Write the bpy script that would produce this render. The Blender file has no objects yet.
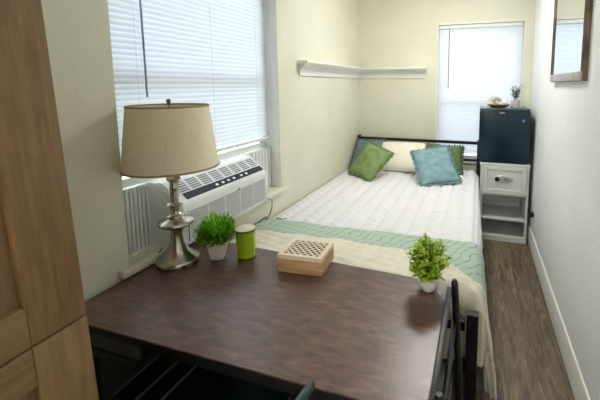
import bpy, bmesh, math, random
from mathutils import Vector, Matrix, noise
random.seed(7)
C = bpy.context.scene.collection
PI = math.pi

def lin(c):
    return tuple(((v/255)/12.92 if v/255 <= .04045 else ((v/255+.055)/1.055)**2.4) for v in c) + (1,)

# ------------------------------------------------------------------ materials
def mat(name, rgb, rough=.6, metal=0, spec=None, **k):
    m = bpy.data.materials.new(name); m.use_nodes = True
    b = m.node_tree.nodes['Principled BSDF']
    b.inputs['Base Color'].default_value = lin(rgb)
    b.inputs['Roughness'].default_value = rough
    b.inputs['Metallic'].default_value = metal
    if spec is not None: b.inputs['Specular IOR Level'].default_value = spec
    for kk, v in k.items(): b.inputs[kk.replace('_', ' ')].default_value = v
    return m

def varied(name, c1, c2, scale=(5, 5, 5), rough=.6, bump=.0, detail=4, metal=0, lo=.35, hi=.65, bscale=None, spec=None, dist=0):
    """two colour noise material with optional bump, object coordinates"""
    m = mat(name, c1, rough, metal, spec)
    nt = m.node_tree; N = nt.nodes; L = nt.links; b = N['Principled BSDF']
    tc = N.new('ShaderNodeTexCoord'); mp = N.new('ShaderNodeMapping'); mp.inputs['Scale'].default_value = scale
    L.new(tc.outputs['Object'], mp.inputs['Vector'])
    n = N.new('ShaderNodeTexNoise'); n.inputs['Scale'].default_value = 1; n.inputs['Detail'].default_value = detail
    n.inputs['Distortion'].default_value = dist
    L.new(mp.outputs[0], n.inputs['Vector'])
    r = N.new('ShaderNodeValToRGB'); r.color_ramp.elements[0].position = lo; r.color_ramp.elements[1].position = hi
    r.color_ramp.elements[0].color = lin(c1); r.color_ramp.elements[1].color = lin(c2)
    L.new(n.outputs['Fac'], r.inputs['Fac']); L.new(r.outputs['Color'], b.inputs['Base Color'])
    if bump:
        bp = N.new('ShaderNodeBump'); bp.inputs['Strength'].default_value = bump; bp.inputs['Distance'].default_value = .004
        src = n
        if bscale:
            n2 = N.new('ShaderNodeTexNoise'); n2.inputs['Scale'].default_value = bscale; n2.inputs['Detail'].default_value = 3
            L.new(tc.outputs['Object'], n2.inputs['Vector']); src = n2
        L.new(src.outputs['Fac'], bp.inputs['Height']); L.new(bp.outputs['Normal'], b.inputs['Normal'])
    return m

def wall_paint(name, c1, c2):
    return varied(name, c1, c2, (3, 3, 3), .62, .35, 3, bscale=60, spec=.35)

M = {}
M['paint_cream'] = wall_paint('cream_wall_paint', (219, 217, 197), (224, 222, 203))
M['paint_window_lit'] = wall_paint('window_lit_wall_paint', (232, 235, 236), (236, 239, 240))  # cool window light on the right wall is put into this colour
M['ceiling'] = wall_paint('ceiling_paint', (232, 230, 222), (236, 234, 226))
M['trim'] = varied('white_trim_paint', (228, 228, 222), (234, 234, 228), (6, 6, 6), .35)
M['sill'] = varied('sill_paint', (222, 218, 200), (228, 224, 208), (6, 6, 6), .4)
M['white_plastic'] = varied('white_plastic', (226, 228, 228), (232, 234, 234), (8, 8, 8), .38)
M['grey_plastic'] = mat('grey_plastic', (150, 158, 165), .5)
M['dark_plastic'] = mat('navy_plastic', (28, 44, 62), .25)
M['vent_dark'] = mat('vent_shade_keypad_grey', (100, 106, 108), .7)
M['seam'] = mat('black_edge_band', (20, 17, 17), .4)
M['black_metal'] = varied('black_powder_coat', (14, 16, 18), (20, 22, 25), (30, 30, 30), .38)
M['black_gloss'] = varied('black_gloss_paint', (14, 22, 24), (22, 32, 34), (12, 12, 12), .22)
M['nickel'] = varied('brushed_nickel', (176, 170, 160), (192, 186, 176), (40, 40, 3), .26, metal=1)
M['shade'] = varied('linen_lamp_shade', (232, 222, 192), (240, 232, 206), (180, 180, 30), .9, .2, bscale=300)
M['candle_glass'] = mat('lime_glass', (160, 192, 20), .12, 0, Coat_Weight=.6)
M['candle_line'] = mat('dark_print', (80, 96, 20), .5)
M['lid_wood'] = varied('pale_lid_wood', (206, 190, 172), (222, 208, 194), (10, 80, 10), .5)
M['lid_edge'] = varied('dark_lid_rim', (96, 72, 54), (112, 86, 66), (30, 30, 30), .5)
M['pot_white'] = varied('white_ceramic', (232, 230, 224), (240, 238, 234), (10, 10, 10), .3)
M['pot_grey'] = varied('speckled_grey_ceramic', (176, 170, 168), (206, 200, 198), (90, 90, 90), .5)
M['soil'] = varied('dark_soil', (52, 40, 30), (76, 60, 44), (90, 90, 90), .95)
M['grass'] = varied('bright_grass_leaf', (62, 142, 18), (172, 232, 70), (90, 90, 40), .5, lo=.42, hi=.58)
M['boxwood'] = varied('yellow_green_leaf', (104, 158, 36), (206, 224, 84), (55, 55, 55), .5, lo=.3, hi=.68)
M['small_leaf'] = varied('small_green_leaf', (38, 84, 40), (92, 140, 78), (60, 60, 60), .55)
M['stem'] = mat('brown_stem', (88, 92, 40), .8)
M['box_wood'] = varied('light_box_wood', (176, 138, 96), (206, 172, 130), (6, 6, 70), .6, .15)
M['box_top'] = varied('pale_lattice_wood', (232, 216, 190), (240, 226, 204), (12, 12, 12), .55)
M['box_shade'] = mat('box_inside_shade', (26, 14, 16), .8)  # near black colour stands for the shade inside the box
M['quilt'] = varied('white_quilt_cotton', (222, 221, 223), (228, 227, 229), (20, 20, 20), .9, .3, bscale=220, spec=.2)
M['cream_cloth'] = varied('cream_throw_cotton', (222, 214, 196), (232, 225, 208), (20, 20, 20), .92, .35, bscale=160, spec=.2)
M['mattress'] = mat('mattress_ticking', (220, 218, 212), .9)
M['pillow_white'] = varied('ivory_pillow', (236, 230, 214), (240, 235, 220), (9, 9, 9), .9, .3, bscale=180, spec=.2)
M['pillow_green'] = varied('sage_green_pillow', (116, 136, 88), (138, 156, 108), (16, 16, 16), .9, .4, bscale=150, spec=.2)
M['pillow_olive'] = varied('olive_green_pillow', (88, 106, 70), (106, 124, 86), (16, 16, 16), .9, .4, bscale=150, spec=.2)
M['pillow_blue'] = varied('dusty_teal_pillow', (118, 150, 156), (140, 170, 176), (16, 16, 16), .9, .4, bscale=150, spec=.2)
M['pillow_slate'] = varied('slate_teal_pillow', (98, 116, 114), (114, 130, 126), (16, 16, 16), .9, .4, bscale=150, spec=.2)
M['fridge'] = varied('dark_teal_fridge_enamel', (5, 34, 46), (6, 38, 50), (5, 5, 5), .2, spec=.35)
M['fridge_top_sheen'] = mat('fridge_top_reflection_colour', (60, 72, 78), .2)  # lighter grey paints in the window's reflection on the top
M['stand_white'] = varied('off_white_furniture_paint', (206, 208, 206), (214, 216, 214), (8, 8, 8), .45)
M['silver'] = mat('satin_silver', (190, 192, 192), .35, .7)
M['sticker'] = mat('blue_sticker', (60, 150, 200), .4)
M['dish'] = varied('tan_wood_dish', (150, 120, 88), (170, 140, 106), (30, 30, 30), .6)
M['shell'] = varied('grey_shell', (176, 174, 160), (214, 210, 196), (30, 30, 30), .5)
M['shell_pink'] = varied('peach_shell', (222, 186, 166), (236, 222, 208), (22, 22, 22), .5)
M['mirror_frame'] = varied('weathered_brown_frame', (92, 74, 60), (132, 112, 94), (60, 60, 8), .6)
M['mirror_silver'] = varied('silver_inner_frame', (166, 162, 154), (186, 182, 174), (30, 30, 30), .45, metal=.4)
M['mirror'] = mat('mirror_glass', (215, 222, 226), .02, 1)
M['cord'] = mat('black_cord', (18, 18, 20), .5)
M['cord_grey'] = mat('grey_cord', (168, 168, 160), .5)
M['wand'] = mat('grey_blind_wand', (120, 132, 150), .3)
M['lampglow'] = None

def wood_grain(name, cs, scale, rough, axis='Y', spec=.5, bump=.1, noise_sc=3.0, lo=.3, hi=.72):
    m = mat(name, cs[0], rough, 0, spec); nt = m.node_tree; N = nt.nodes; L = nt.links; b = N['Principled BSDF']
    tc = N.new('ShaderNodeTexCoord'); mp = N.new('ShaderNodeMapping'); mp.inputs['Scale'].default_value = scale
    L.new(tc.outputs['Object'], mp.inputs['Vector'])
    n = N.new('ShaderNodeTexNoise'); n.inputs['Scale'].default_value = noise_sc; n.inputs['Detail'].default_value = 8
    n.inputs['Roughness'].default_value = .62; n.inputs['Distortion'].default_value = .6
    L.new(mp.outputs[0], n.inputs['Vector'])
    r = N.new('ShaderNodeValToRGB'); e = r.color_ramp.elements
    e[0].position = lo; e[0].color = lin(cs[0]); e[1].position = hi; e[1].color = lin(cs[2])
    x = e.new((lo+hi)/2); x.color = lin(cs[1])
    L.new(n.outputs['Fac'], r.inputs['Fac']); L.new(r.outputs['Color'], b.inputs['Base Color'])
    bp = N.new('ShaderNodeBump'); bp.inputs['Strength'].default_value = bump; bp.inputs['Distance'].default_value = .003
    L.new(n.outputs['Fac'], bp.inputs['Height']); L.new(bp.outputs['Normal'], b.inputs['Normal'])
    mr = N.new('ShaderNodeMapRange'); mr.inputs[3].default_value = rough-.06; mr.inputs[4].default_value = rough+.1
    L.new(n.outputs['Fac'], mr.inputs[0]); L.new(mr.outputs[0], b.inputs['Roughness'])
    return m
M['table_wood'] = wood_grain('dark_walnut_laminate', [(54, 35, 30), (88, 60, 50), (118, 86, 74)], (4, 13, 4), .33, bump=.2)
M['table_wood'].node_tree.nodes['Principled BSDF'].inputs['IOR'].default_value = 1.75
M['cabinet_wood'] = wood_grain('oak_cabinet_wood', [(108, 82, 54), (128, 100, 68), (144, 115, 80)], (14, 26, 2.2), .5, bump=.2, noise_sc=3)
M['cabinet_rail'] = wood_grain('oak_rail_wood', [(114, 88, 58), (132, 104, 70), (146, 118, 82)], (14, 2.2, 26), .5, bump=.2, noise_sc=3)
M['cabinet_dark'] = mat('cabinet_gap', (36, 26, 18), .8)

def plank_floor():
    m = mat('grey_brown_vinyl_planks', (110, 90, 70), .42); nt = m.node_tree; N = nt.nodes; L = nt.links; b = N['Principled BSDF']
    tc = N.new('ShaderNodeTexCoord'); mp = N.new('ShaderNodeMapping'); mp.inputs['Rotation'].default_value = (0, 0, PI/2)
    mp.inputs['Location'].default_value = (.35, .05, 0)
    L.new(tc.outputs['Object'], mp.inputs['Vector'])
    br = N.new('ShaderNodeTexBrick'); br.inputs['Scale'].default_value = 1; br.inputs['Brick Width'].default_value = 1.22
    br.inputs['Row Height'].default_value = .18; br.inputs['Mortar Size'].default_value = .0012
    br.inputs['Color1'].default_value = (.42, .42, .42, 1); br.inputs['Color2'].default_value = (.62, .62, .62, 1)
    br.inputs['Mortar'].default_value = (.2, .2, .2, 1)
    L.new(mp.outputs[0], br.inputs['Vector'])
    mp2 = N.new('ShaderNodeMapping'); mp2.inputs['Scale'].default_value = (11, 1.3, 1); L.new(tc.outputs['Object'], mp2.inputs['Vector'])
    n = N.new('ShaderNodeTexNoise'); n.inputs['Scale'].default_value = 3; n.inputs['Detail'].default_value = 9
    n.inputs['Roughness'].default_value = .66; n.inputs['Distortion'].default_value = 1.2
    L.new(mp2.outputs[0], n.inputs['Vector'])
    r = N.new('ShaderNodeValToRGB'); e = r.color_ramp.elements
    e[0].position = .32; e[0].color = lin((68, 57, 45)); e[1].position = .72; e[1].color = lin((146, 130, 107))
    x = e.new(.52); x.color = lin((109, 94, 75))
    L.new(n.outputs['Fac'], r.inputs['Fac'])
    mx = N.new('ShaderNodeMix'); mx.data_type = 'RGBA'; mx.blend_type = 'OVERLAY'; mx.inputs['Factor'].default_value = .8
    L.new(r.outputs['Color'], mx.inputs['A']); L.new(br.outputs['Color'], mx.inputs['B'])
    L.new(mx.outputs['Result'], b.inputs['Base Color'])
    return m
M['floor'] = plank_floor()

def slat_mat():
    m = bpy.data.materials.new('white_blind_slat'); m.use_nodes = True; nt = m.node_tree; N = nt.nodes; L = nt.links
    b = N['Principled BSDF']; b.inputs['Base Color'].default_value = lin((226, 229, 238)); b.inputs['Roughness'].default_value = .45
    t = N.new('ShaderNodeBsdfTranslucent'); t.inputs['Color'].default_value = lin((226, 234, 250))
    mx = N.new('ShaderNodeMixShader'); mx.inputs['Fac'].default_value = .20
    L.new(b.outputs[0], mx.inputs[1]); L.new(t.outputs[0], mx.inputs[2]); L.new(mx.outputs[0], N['Material Output'].inputs['Surface'])
    return m
M['slat'] = slat_mat()
def glass_mat():
    m = bpy.data.materials.new('window_glass'); m.use_nodes = True; nt = m.node_tree; N = nt.nodes; L = nt.links
    t = N.new('ShaderNodeBsdfTransparent'); t.inputs['Color'].default_value = (.93, .96, .96, 1)
    g = N.new('ShaderNodeBsdfGlossy'); g.inputs['Roughness'].default_value = .02
    mx = N.new('ShaderNodeMixShader'); mx.inputs['Fac'].default_value = .06
    L.new(t.outputs[0], mx.inputs[1]); L.new(g.outputs[0], mx.inputs[2]); L.new(mx.outputs[0], N['Material Output'].inputs['Surface'])
    return m
M['glass'] = glass_mat()
def throw_mat():
    m = mat('sage_throw_cotton', (150, 184, 158), .92, 0, .2); nt = m.node_tree; N = nt.nodes; L = nt.links; b = N['Principled BSDF']
    tc = N.new('ShaderNodeTexCoord'); mp = N.new('ShaderNodeMapping'); mp.inputs['Rotation'].default_value = (0, 0, .5)
    L.new(tc.outputs['Object'], mp.inputs['Vector'])
    w = N.new('ShaderNodeTexWave'); w.inputs['Scale'].default_value = 6.5; w.inputs['Distortion'].default_value = 5
    w.inputs['Detail'].default_value = 1; w.inputs['Detail Scale'].default_value = 1.5
    L.new(mp.outputs[0], w.inputs['Vector'])
    r = N.new('ShaderNodeValToRGB'); e = r.color_ramp.elements
    e[0].position = 0; e[0].color = lin((138, 162, 146)); e[1].position = .1; e[1].color = lin((180, 197, 180))
    L.new(w.outputs['Fac'], r.inputs['Fac']); L.new(r.outputs['Color'], b.inputs['Base Color'])
    return m
M['throw_green'] = throw_mat()

# ------------------------------------------------------------------ mesh helpers
def bm_box(bm, lo, hi, bev=0, seg=2, rot=None, pivot=None):
    lo = Vector(lo); hi = Vector(hi)
    g = bmesh.ops.create_cube(bm, size=1)
    vs = g['verts']
    c = (lo+hi)/2; s = hi-lo
    for v in vs: v.co = Vector((v.co.x*s.x, v.co.y*s.y, v.co.z*s.z))+c
    geom = vs
    if bev:
        es = list({e for v in vs for e in v.link_edges})
        r = bmesh.ops.bevel(bm, geom=es, offset=bev, segments=seg, affect='EDGES', profile=.5)
        geom = list({v for f in r['faces'] for v in f.verts} | {v for v in vs if v.is_valid})
    if rot is not None:
        bmesh.ops.rotate(bm, verts=geom, cent=pivot if pivot is not None else c, matrix=rot)
    return geom

def bm_tube(bm, pts, r, seg=12, cap=True):
    """swept tube through points; r float or list"""
    pts = [Vector(p) for p in pts]; n = len(pts)
    rs = r if isinstance(r, (list, tuple)) else [r]*n
    rings = []; up = None
    for i, p in enumerate(pts):
        d = (pts[min(i+1, n-1)]-pts[max(i-1, 0)]).normalized()
        if up is None:
            a = Vector((0, 0, 1)) if abs(d.z) < .9 else Vector((1, 0, 0))
            up = (a - d*a.dot(d)).normalized()
        else:
            up = (up - d*up.dot(d)).normalized()
        s = d.cross(up)
        rings.append([bm.verts.new(p+(up*math.cos(2*PI*k/seg)+s*math.sin(2*PI*k/seg))*rs[i]) for k in range(seg)])
    for i in range(n-1):
        for k in range(seg):
            bm.faces.new((rings[i][k], rings[i][(k+1) % seg], rings[i+1][(k+1) % seg], rings[i+1][k]))
    if cap:
        bm.faces.new(rings[0][::-1]); bm.faces.new(rings[-1])

def bm_lathe(bm, prof, c=(0, 0, 0), seg=40, sx=1, sy=1):
    rings = []
    for r, z in prof:
        if r < 1e-6: rings.append([bm.verts.new((c[0], c[1], c[2]+z))])
        else: rings.append([bm.verts.new((c[0]+sx*r*math.cos(2*PI*k/seg), c[1]+sy*r*math.sin(2*PI*k/seg), c[2]+z)) for k in range(seg)])
    for a, b in zip(rings, rings[1:]):
        for k in range(seg):
            k2 = (k+1) % seg
            if len(a) == 1 and len(b) == 1: continue
            if len(a) == 1: bm.faces.new((a[0], b[k2], b[k]))
            elif len(b) == 1: bm.faces.new((a[k], a[k2], b[0]))
            else: bm.faces.new((a[k], a[k2], b[k2], b[k]))

def bm_prism(bm, prof, y0, y1, axis='Y'):
    """extrude closed 2D profile [(a,z)] along axis: axis Y -> a is X; axis X -> a is Y"""
    def P(a, z, t): return (a, t, z) if axis == 'Y' else (t, a, z)
    A = [bm.verts.new(P(a, z, y0)) for a, z in prof]; B = [bm.verts.new(P(a, z, y1)) for a, z in prof]
    n = len(prof)
    for i in range(n): bm.faces.new((A[i], A[(i+1) % n], B[(i+1) % n], B[i]))
    bm.faces.new(A[::-1]); bm.faces.new(B)

def bm_sphere(bm, c, r, sub=2, sc=(1, 1, 1)):
    g = bmesh.ops.create_icosphere(bm, subdivisions=sub, radius=r)
    for v in g['verts']: v.co = Vector((v.co.x*sc[0], v.co.y*sc[1], v.co.z*sc[2]))+Vector(c)

def obj(name, bm, m, parent=None, smooth=None):
    bmesh.ops.recalc_face_normals(bm, faces=bm.faces)
    me = bpy.data.meshes.new(name); bm.to_mesh(me); bm.free()
    ms = m if isinstance(m, list) else [m]
    for x in ms: me.materials.append(x)
    if smooth is None: smooth = 35
    if smooth:
        me.polygons.foreach_set('use_smooth', [True]*len(me.polygons))
        if smooth < 180: me.set_sharp_from_angle(angle=math.radians(smooth))
    o = bpy.data.objects.new(name, me); C.objects.link(o)
    if parent is not None:
        o.parent = parent
        # parts are modelled in world coordinates: undo the parent's place
        pm = world_of(parent)
        o.matrix_parent_inverse = pm.inverted()
        W[o.name] = Matrix.Identity(4)
    else:
        W[o.name] = Matrix.Identity(4)
    return o
W = {}
def world_of(o): return W.get(o.name, Matrix.Identity(4))

def thing(name, label, cat, loc=(0, 0, 0), group=None):
    o = bpy.data.objects.new(name, None); C.objects.link(o); o.empty_display_size = .05
    o.location = loc; W[o.name] = Matrix.Translation(loc)
    o['label'] = label; o['category'] = cat
    if group: o['group'] = group
    return o
def tag(o, label, cat, group=None, kind=None):
    o['label'] = label; o['category'] = cat
    if group: o['group'] = group
    if kind: o['kind'] = kind
    return o
def struct(name, bm, m, parent=None, label=None, smooth=35):
    o = obj(name, bm, m, parent, smooth)
    if parent is None:
        o['kind'] = 'structure'; o['label'] = label or name.replace('_', ' '); o['category'] = name.split('_')[0]
    return o
def NB(): return bmesh.new()
def box_obj(name, lo, hi, m, parent=None, bev=.002, seg=2):
    bm = NB(); bm_box(bm, lo, hi, bev, seg); return obj(name, bm, m, parent)

# ------------------------------------------------------------------ the room
XL, XR, YB, YN, ZC = -1.40, .512, 4.08, -1.9, 2.62
WY0, WY1, WZ0, WZ1 = 1.06, 2.27, .785, 2.32      # left window opening
BX0, BX1, BZ0, BZ1 = -.462, .418, .70, 2.20      # back window opening
T = .17
def wall_with_hole(name, boxes, m, label):
    bm = NB()
    for lo, hi in boxes: bm_box(bm, lo, hi)
    return struct(name, bm, m, None, label)
wall_with_hole('wall_left', [((XL-T, YN, 0), (XL, WY0, ZC)), ((XL-T, WY1, 0), (XL, YB+T, ZC)),
                             ((XL-T, WY0, 0), (XL, WY1, WZ0-.03)), ((XL-T, WY0, WZ1), (XL, WY1, ZC))],
               M['paint_cream'], 'cream painted wall on the left with the large window')
wall_with_hole('wall_back', [((XL, YB, 0), (BX0, YB+T, ZC)), ((BX1, YB, 0), (XR+T, YB+T, ZC)),
                             ((BX0, YB, 0), (BX1, YB+T, BZ0)), ((BX0, YB, BZ1), (BX1, YB+T, ZC))],
               M['paint_cream'], 'cream painted end wall behind the bed')
wall_with_hole('wall_right', [((XR, YN, 0), (XR+T, YB, ZC))], M['paint_window_lit'], 'painted wall on the right with cool window light in its colour')
wall_with_hole('wall_near', [((XL-T, YN-T, 0), (XR+T, YN, ZC))], M['paint_cream'], 'wall behind the viewer')
bm = NB(); bm_box(bm, (XL-T, YN-T, -.1), (XR+T, YB+T, 0)); struct('floor', bm, M['floor'], None, 'grey brown wood plank floor')
bm = NB(); bm_box(bm, (XL-T, YN-T, ZC), (XR+T, YB+T, ZC+.1)); struct('ceiling', bm, M['ceiling'], None, 'white ceiling')
bm = NB(); bm_prism(bm, [(XR, 0), (XR-.014, 0), (XR-.014, .145), (XR-.008, .16), (XR, .162)], YN, YB); struct('baseboard_right', bm, M['trim'])
bm = NB(); bm_prism(bm, [(XL, 0), (XL+.014, 0), (XL+.014, .145), (XL+.008, .16), (XL, .162)], YN, YB); struct('baseboard_left', bm, M['trim'])
bm = NB(); bm_prism(bm, [(YB, 0), (YB-.014, 0), (YB-.014, .145), (YB-.008, .16), (YB, .162)], XL+.014, XR-.014, 'X'); struct('baseboard_back', bm, M['trim'])

# left window: frame, sashes, pane; sill with nose
def frame_bars(bars):
    bm = NB()
    for lo, hi in bars: bm_box(bm, lo, hi, .003, 1)
    return bm
x0, x1 = XL-T+.01, XL-.115
w1 = frame_bars([((x0, WY0, WZ0), (x1, WY0+.05, WZ1)), ((x0, WY1-.085, WZ0), (x1, WY1, WZ1)),
                 ((x0, WY0+.05, WZ1-.05), (x1, WY1-.085, WZ1)), ((x0, WY0+.05, WZ0), (x1, WY1-.085, WZ0+.02)),
                 ((x0+.01, WY0+.05, 1.56), (x1-.005, WY1-.085, 1.62)),
                 ((x0+.01, WY0+.05, 1.085), (x1+.012, WY1-.085, 1.128))])
w1 = struct('window_1', w1, M['trim'], None, 'white framed sash window above the air conditioner')
bm = NB(); bm_box(bm, (x0+.018, WY0+.05, 1.128), (x0+.022, WY1-.085, 1.56)); bm_box(bm, (x0+.018, WY0+.05, 1.62), (x0+.022, WY1-.085, WZ1-.05))
obj('pane', bm, M['glass'], w1)
# white inner lining of the reveal on the far side
bm = NB(); bm_box(bm, (XL-.115, WY1-.006, WZ0), (XL-.004, WY1+.0, WZ1)); struct('trim_1', bm, M['trim'], None, 'white lining of the window recess')
bm = NB(); bm_box(bm, (XL-T+.01, WY0-.0, WZ0-.03), (XL+.0, WY1+.0, WZ0))
bm_box(bm, (XL-.002, WY0-.05, WZ0-.03), (XL+.035, WY1+.05, WZ0), .004, 2)
struct('trim_2', bm, M['sill'], None, 'deep cream window sill under the air conditioner')
# back window
y0, y1 = YB+.08, YB+.13
w2 = frame_bars([((BX0, y0, BZ0), (BX0+.05, y1, BZ1)), ((BX1-.05, y0, BZ0), (BX1, y1, BZ1)), ((BX0+.05, y0, BZ1-.05), (BX1-.05, y1, BZ1)),
                 ((BX0+.05, y0, BZ0), (BX1-.05, y1, BZ0+.05)), ((BX0+.05, y0, 1.33), (BX1-.05, y1, 1.385))])
w2 = struct('window_2', w2, M['trim'], None, 'white framed window in the end wall behind the headboard')
bm = NB(); bm_box(bm, (BX0+.05, y0+.02, BZ0+.05), (BX1-.05, y0+.024, 1.33)); bm_box(bm, (BX0+.05, y0+.02, 1.385), (BX1-.05, y0+.024, BZ1-.05))
obj('pane', bm, M['glass'], w2)
bm = NB(); bm_box(bm, (BX0-.02, YB-.02, BZ0-.035), (BX1+.02, YB+.08, BZ0), .003, 1); struct('trim_3', bm, M['sill'], None, 'window sill of the end wall window')
bm = NB()
bm_box(bm, (BX0-.012, YB-.008, BZ0), (BX0, YB+.0, BZ1+.012)); bm_box(bm, (BX1, YB-.008, BZ0), (BX1+.012, YB+.0, BZ1+.012)); bm_box(bm, (BX0, YB-.008, BZ1), (BX1, YB+.0, BZ1+.012))
struct('trim_4', bm, M['trim'], None, 'thin white edge around the end wall window')

# ------------------------------------------------------------------ blinds
def slat_strip(bm, along, a0, a1, cross, z, tilt, width=.0255, sign=1):
    """one curved slat; along: 'Y' or 'X'; cross: coordinate of its centre"""
    n = 4; rows = []
    for k in range(n+1):
        t = (k/n-.5)*width; crown = .0036*(1-(2*k/n-1)**2)
        dc = t*math.cos(tilt)-crown*math.sin(tilt)*0; dz = t*math.sin(tilt)
        cc = cross+sign*(dc+crown*math.sin(tilt)); zz = z-dz+crown*math.cos(tilt)
        if along == 'Y': rows.append((bm.verts.new((cc, a0, zz)), bm.verts.new((cc, a1, zz))))
        else: rows.append((bm.verts.new((a0, cc, zz)), bm.verts.new((a1, cc, zz))))
    for p, q in zip(rows, rows[1:]): bm.faces.new((p[0], p[1], q[1], q[0]))

bl = thing('window_blind', 'white horizontal blind over the large left window, ending above the air conditioner', 'blind', (XL-.085, WY0+.6, WZ1-.04))
bx = XL-.086
box_obj('headrail', (bx-.02, WY0+.012, WZ1-.042), (bx+.02, WY1-.012, WZ1-.002), M['white_plastic'], bl)
bm = NB(); z = WZ1-.06
while z > 1.185:
    slat_strip(bm, 'Y', WY0+.012, WY1-.014, bx, z, math.radians(73), .030); z -= .0248
obj('slats', bm, M['slat'], bl, 180)
box_obj('bottom_rail', (bx-.012, WY0+.012, 1.150), (bx+.014, WY1-.014, 1.170), M['white_plastic'], bl)
bm = NB()
for yy in (WY0+.16, WY0+.63, WY1-.16):
    bm_tube(bm, [(bx+.019, yy, WZ1-.04), (bx+.019, yy, 1.17)], .0008, 6)
obj('ladder_cord', bm, M['white_plastic'], bl)
bm = NB(); bm_tube(bm, [(bx+.028, WY0+.19, WZ1-.03), (bx+.032, WY0+.19, 1.49)], .0042, 6); obj('tilt_wand', bm, M['wand'], bl)

bl = thing('window_blind', 'white horizontal blind over the end wall window behind the small fridge', 'blind', (0, YB+.04, BZ1-.04))
by = YB+.035
box_obj('headrail', (BX0+.006, by-.02, BZ1-.04), (BX1-.006, by+.02, BZ1-.002), M['white_plastic'], bl)
bm = NB(); z = BZ1-.055
while z > .76:
    slat_strip(bm, 'X', BX0+.006, BX1-.006, by, z, math.radians(66), .029, -1); z -= .0235
obj('slats', bm, M['slat'], bl, 180)
box_obj('bottom_rail', (BX0+.006, by-.013, .725), (BX1-.006, by+.013, .745), M['white_plastic'], bl)
bm = NB()
for xx in (BX0+.14, 0, BX1-.14):
    bm_tube(bm, [(xx, by-.019, BZ1-.04), (xx, by-.019, .74)], .001, 6)
obj('ladder_cord', bm, M['white_plastic'], bl)
bm = NB(); bm_tube(bm, [(BX0+.115, by-.026, BZ1-.04), (BX0+.115, by-.03, 1.50)], .005, 6); obj('tilt_wand', bm, M['wand'], bl)

# ------------------------------------------------------------------ wall shelf (picture ledge) running round the corner
def ledge(t0, t1, along):
    bm = NB()
    if along == 'Y':
        w = XL; s = 1
        prof = [(w, 1.715), (w+.085, 1.715), (w+.09, 1.722), (w+.09, 1.733), (w+.085, 1.738), (w, 1.738)]
        bm_prism(bm, prof, t0, t1)
        bm2 = NB()
        cove = [(w, 1.62), (w+.012, 1.62), (w+.014, 1.655), (w+.02, 1.668), (w+.036, 1.686), (w+.06, 1.7), (w+.066, 1.715), (w, 1.715)]
        bm_prism(bm2, cove, t0+.02, t1)
    else:
        w = YB
        prof = [(w, 1.715), (w-.085, 1.715), (w-.09, 1.722), (w-.09, 1.733), (w-.085, 1.738), (w, 1.738)]
        bm_prism(bm, prof, t0, t1, 'X')
        bm2 = NB()
        cove = [(w, 1.62), (w-.012, 1.62), (w-.014, 1.655), (w-.02, 1.668), (w-.036, 1.686), (w-.06, 1.7), (w-.066, 1.715), (w, 1.715)]
        bm_prism(bm2, cove, t0, t1-.02, 'X')
    return bm, bm2
sh = thing('wall_shelf', 'narrow white moulded ledge running round the wall corner above the bed', 'shelf', (XL, YB, 1.72))
a, b = ledge(2.56, YB, 'Y'); obj('shelf_board', a, M['trim'], sh); obj('cove_moulding', b, M['trim'], sh)
a, b = ledge(XL, -.575, 'X'); obj('shelf_board', a, M['trim'], sh); obj('cove_moulding', b, M['trim'], sh)

# ------------------------------------------------------------------ mirror on the right wall
mr = thing('wall_mirror', 'framed rectangular mirror with brown outer edge on the right wall', 'mirror', (XR, 2.46, 1.58))
MY0, MY1, MZ0, MZ1 = 2.03, 2.86, 1.565, 2.34
mx = XR-.032
bm = NB()
bm_box(bm, (mx+.006, MY0, MZ0), (XR, MY0+.03, MZ1), .002, 1); bm_box(bm, (mx+.006, MY1-.03, MZ0), (XR, MY1, MZ1), .002, 1)
bm_box(bm, (mx+.006, MY0+.03, MZ0), (XR, MY1-.03, MZ0+.03), .002, 1); bm_box(bm, (mx+.006, MY0+.03, MZ1-.03), (XR, MY1-.03, MZ1), .002, 1)
obj('outer_frame', bm, M['mirror_frame'], mr)
bm = NB(); w = .016
for lo, hi in (((mx, MY0+.002, MZ0+.05), (mx+.02, MY0+w, MZ1-.002)), ((mx, MY1-w, MZ0+.05), (mx+.02, MY1-.002, MZ1-.002)), ((mx, MY0+w, MZ1-w), (mx+.02, MY1-w, MZ1-.002))):
    bm_box(bm, lo, hi, .003, 2)
obj('side_frame', bm, M['mirror_frame'], mr)
bm = NB(); bm_box(bm, (mx-.002, MY0+.002, MZ0+.002), (mx+.02, MY1-.002, MZ0+.05), .003, 2)
obj('inner_frame', bm, M['mirror_silver'], mr)['label'] = 'silver grey inner frame'
bm = NB(); bm_box(bm, (mx+.010, MY0+w-.002, MZ0+.048), (mx+.014, MY1-w+.002, MZ1-w+.002)); obj('mirror_glass', bm, M['mirror'], mr)

# ------------------------------------------------------------------ air conditioner in the window
AY0, AY1, AZ = 1.245, 1.93, WZ0+.002
ac = thing('air_conditioner', 'white window air conditioner unit sitting on the sill below the blind', 'air conditioner', (-1.4, (AY0+AY1)/2, AZ))
prof = [(-1.60, AZ), (-1.305, AZ), (-1.292, AZ+.012), (-1.288, AZ+.19), (-1.294, AZ+.208), (-1.306, AZ+.222), (-1.40, AZ+.296), (-1.42, AZ+.302), (-1.60, AZ+.302)]
bm = NB(); bm_prism(bm, prof, AY0, AY1)
es = [e for e in bm.edges if abs(e.verts[0].co.y-e.verts[1].co.y) < 1e-5 and e.verts[0].co.x > -1.45 and e.verts[1].co.x > -1.45]
bmesh.ops.bevel(bm, geom=es, offset=.008, segments=3, affect='EDGES')
obj('housing', bm, M['white_plastic'], ac)
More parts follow.
